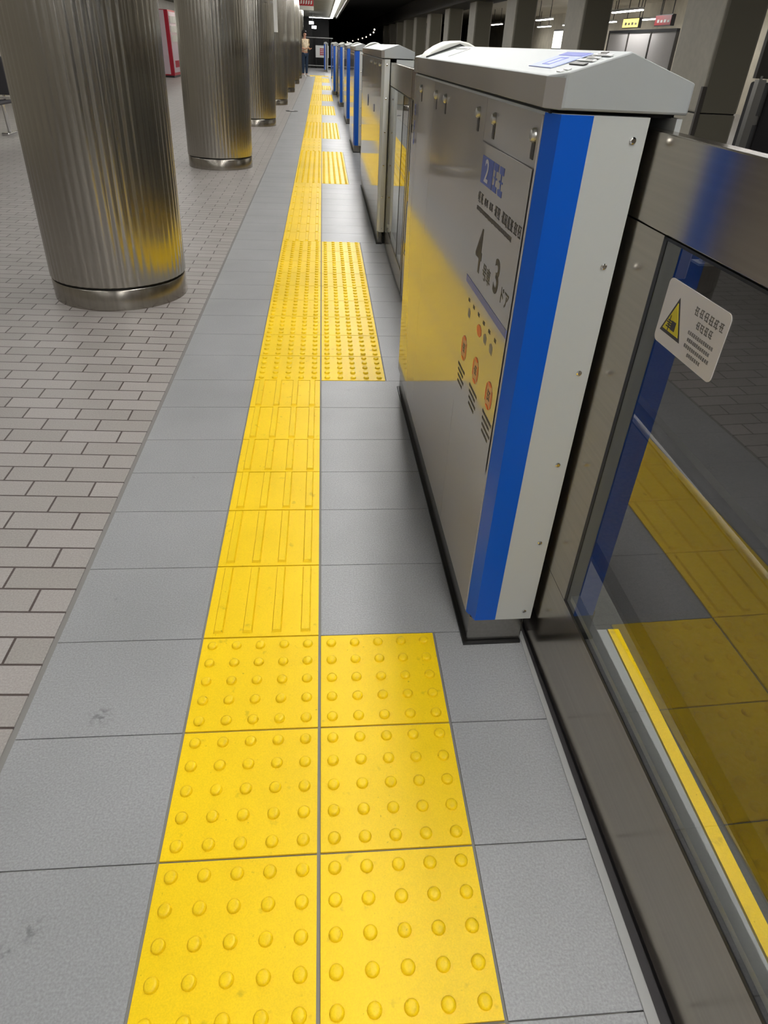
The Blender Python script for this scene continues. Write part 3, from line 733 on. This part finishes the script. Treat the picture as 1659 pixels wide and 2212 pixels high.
# ------------------------------------------------------------------ opposite platform dressing
t = thing('glass_screen', 'pale panelled screen with dark top rail on the opposite platform', 'screen', (9.4, 20.1, 0))
for k in range(3): MB().box(0, .03, .04+1.68*k, 1.64+1.68*k, .75, 1.88).build('screen_panel', M['screenwhite'], t)
MB().box(-.03, .06, 0, 5.04, 1.88, 1.95).build('top_rail', M['darkmetal'], t)
for k in range(4): MB().box(-.02, .05, -.03+1.68*k, .035+1.68*k, 0, 1.88).build('post', M['columndark'], t)
MB().box(0, .03, .04, 5.0, .2, .74).build('skirt', M['tableblue'], t)
def box_sign(label, loc, sx_, sz_, m, text=None):
    t = thing('hanging_sign', label, 'sign', loc)
    MB().box(0, .10, 0, sx_, 0, sz_).build('sign_box', M['darkmetal'], t); MB().box(-.012, -.0005, .02, sx_-.02, .02, sz_-.02).build('sign_face', m, t)
    for y in (.15, sx_-.15): MB().tube((.05, y, sz_), (.05, y, 3.0-loc[2]), .012).build('rod', M['darkmetal'], t)
    b = MB(); r = random.Random(3)
    for k in range(4): b.box(-.016, -.012, .1+k*(sx_-.2)/4, .1+(k+.6)*(sx_-.2)/4, sz_*.3, sz_*(.45+.2*r.random()))
    b.build('lettering', M['white'], t)
    return t
box_sign('red box sign over the opposite platform above the pale screen', (9.6, 21.1, 2.03), 1.1, .26, M['red'])
box_sign('yellow lit box sign over the opposite platform left of the red sign', (9.8, 23.9, 2.03), 1.3, .26, M['lityellow'])
t = thing('lit_board', 'glowing white advertising board on the opposite platform between the columns', 'sign', (9.3, 29.3, 0))
MB().box(0, .15, 0, 1.9, .9, 2.05).build('board_frame', M['darkmetal'], t); MB().box(-.012, -.0005, .06, 1.84, 1.45, 2.0).build('upper_face', M['litsign'], t); MB().box(-.012, -.0005, .06, 1.84, 1.0, 1.36).build('lower_face', M['litsign'], t)
for y in (.1, 1.7): MB().box(.03, .1, y, y+.08, 0, .9).build('leg', M['darkmetal'], t)
t = thing('equipment_post', 'steel post with a dark equipment box right of the nearest square column', 'equipment', (5.62, 9.0, -1.2))
MB().box(0, .10, 0, .10, .03, 2.30).build('post', M['fence'], t); MB().box(-.08, .18, -.08, .18, 0, .03).build('foot', M['fence'], t)
MB().box(.17, 1.2, -.02, .5, .9, 2.27).build('dark_box', M['bench'], t, bevel=.03)
MB().box(.101, .18, .02, .08, 1.8, 1.9).build('bracket', M['fence'], t); MB().box(.25, 1.1, .1, .4, 0, .9).build('pedestal', M['darkmetal'], t)
MB().box(.24, .34, -.032, -.021, 2.02, 2.08).build('face_plate', M['white'], t)
MB().box(-.03, .9, .05, .12, 2.31, 2.9).build('upper_board', M['columndark'], t)
MB().tube((.05,.06,2.30), (.05,.06,2.34), .02).build('joint', M['fence'], t)

# ------------------------------------------------------------------ the person
def person(loc, rz):
    root = thing('person', 'person in cream patterned top and dark jeans standing beside the far pillar', 'person', loc, rz)
    def skin(name, verts, edges, m, parent, sub=2):
        me = bpy.data.meshes.new(name); me.from_pydata([v[:3] for v in verts], edges, []); me.materials.append(m)
        o = bpy.data.objects.new(name, me); COL.objects.link(o); o.parent = parent
        md = o.modifiers.new('skin', 'SKIN')
        for i, v in enumerate(verts):
            r = v[3]; me.skin_vertices[0].data[i].radius = (r if not isinstance(r, tuple) else r[0], r if not isinstance(r, tuple) else r[1])
        me.skin_vertices[0].data[0].use_root = True
        s = o.modifiers.new('sub', 'SUBSURF'); s.levels = sub; s.render_levels = sub
        return o
    # faces +x
    V = [(0,0,.93,.115),(0,0,1.12,.105),(0,0,1.32,.12),(.0,0,1.44,.07),(.015,0,1.50,.05),(.03,0,1.60,.085),(.035,0,1.67,.075)]
    E = [(0,1),(1,2),(2,3),(3,4),(4,5),(5,6)]
    for s in (-1, 1):
        i = len(V)
        V += [(0,s*.09,.86,.085),(.01,s*.095,.50,.06),(-.015,s*.10,.12,.042),(-.02,s*.10,.05,.045),(.13,s*.11,.03,.03)]
        E += [(0,i),(i,i+1),(i+1,i+2),(i+2,i+3),(i+3,i+4)]
        j = len(V)
        V += [(0,s*.18,1.40,.055),(-.02,s*.22,1.12,.042),(.20,s*.15,1.06,.032),(.26,s*.13,1.07,.025)]
        E += [(2,j),(j,j+1),(j+1,j+2),(j+2,j+3)]
        for f in range(4):
            k = len(V); dy = -.03+.02*f
            V += [(.31,s*.13+dy,1.08,.010),(.34+.004*(f in (1,2)),s*.13+dy,1.095,.008),(.35,s*.12+dy,1.115,.007)]
            E += [(j+3,k),(k,k+1),(k+1,k+2)]
        k = len(V); V += [(.27,s*.085,1.09,.010),(.30,s*.075,1.11,.009)]; E += [(j+3,k),(k,k+1)]
    body = skin('body', V, E, M['skin'], root)
    skin('top', [(0,0,.92,.155),(0,0,1.12,.155),(0,0,1.32,.16),(0,0,1.43,.09)]+[(0,s*.19,1.39,.08) for s in (-1,1)]+[(-.01,s*.225,1.15,.072) for s in (-1,1)], [(0,1),(1,2),(2,3),(2,4),(4,6),(2,5),(5,7)], M['shirt'], root)
    V = [(0,0,.92,.125)]; E = []
    for s in (-1, 1):
        i = len(V); V += [(0,s*.09,.84,.10),(.01,s*.095,.50,.074),(-.015,s*.10,.10,.058)]; E += [(0,i),(i,i+1),(i+1,i+2)]
    skin('trousers', V, E, M['jeans'], root)
    h = MB(); h.lathe([(.02,1.79),(.08,1.765),(.112,1.71),(.116,1.65),(.105,1.58),(.08,1.52),(.03,1.50)], (.0,0,0), 18)
    for v in h.bm.verts:
        if v.co.x > .03: v.co.x = .03+(v.co.x-.03)*(.9 if v.co.z > 1.67 else .1)
        v.co.x -= .015
    h.build('hair', M['hair'], root, smooth=True)
    f = MB()
    for s in (-1, 1): f.lathe([(.004,.112),(.011,.114),(.004,.118)], (0, s*.032, 1.625), 8, 'x')
    f.build('eyes', M['hair'], root)
    n = MB(); n.hull([(.11,-.012,1.59),(.11,.012,1.59),(.145,0,1.588),(.112,0,1.635)]); n.build('nose', M['skin'], root)
    MB().box(.10,.117,-.022,.022,1.555,1.562).build('mouth', M['vred'], root)
    for s in (-1, 1):
        MB().hull([(-.07,s*.10-.045,0),(-.07,s*.10+.045,0),(.20,s*.11-.04,0),(.20,s*.11+.04,0),(-.06,s*.10-.035,.09),(-.06,s*.10+.035,.09),(.05,s*.1-.035,.09),(.05,s*.1+.035,.09),(.19,s*.11-.03,.045),(.19,s*.11+.03,.045)]).build('shoe', M['shoe'], root, bevel=.01)
    return root
pe = person((-.74, 34.2, 0), -.9)
pe.scale = (.93, .93, .93)
# ------------------------------------------------------------------ world, camera, view
w = bpy.data.worlds.new('World'); SC.world = w; w.use_nodes = True
w.node_tree.nodes['Background'].inputs[0].default_value = (.9,.95,1,1); w.node_tree.nodes['Background'].inputs[1].default_value = 0.0
f, pitch, yaw, roll = 1404.6115, .621789, .106968, .051302
cp, sp = math.cos(pitch), math.sin(pitch)
fw = Vector((math.sin(yaw)*cp, math.cos(yaw)*cp, -sp)); ri = Vector((math.cos(yaw), -math.sin(yaw), 0)); up = ri.cross(fw)
r2 = ri*math.cos(roll)+up*math.sin(roll); u2 = -ri*math.sin(roll)+up*math.cos(roll)
cam = bpy.data.cameras.new('camera'); co = bpy.data.objects.new('camera', cam); COL.objects.link(co)
cam.sensor_fit = 'VERTICAL'; cam.sensor_height = 36; cam.sensor_width = 27; cam.lens = f/2212*36; cam.clip_start = .02; cam.clip_end = 300
co.matrix_world = Matrix(((r2.x,u2.x,-fw.x,.023426),(r2.y,u2.y,-fw.y,-.630835),(r2.z,u2.z,-fw.z,1.256703),(0,0,0,1)))
SC.camera = co
SC.view_settings.view_transform = 'Standard'; SC.view_settings.look = 'None'; SC.view_settings.gamma = 1; SC.view_settings.use_curve_mapping = False
SC.view_settings.exposure = 1.0
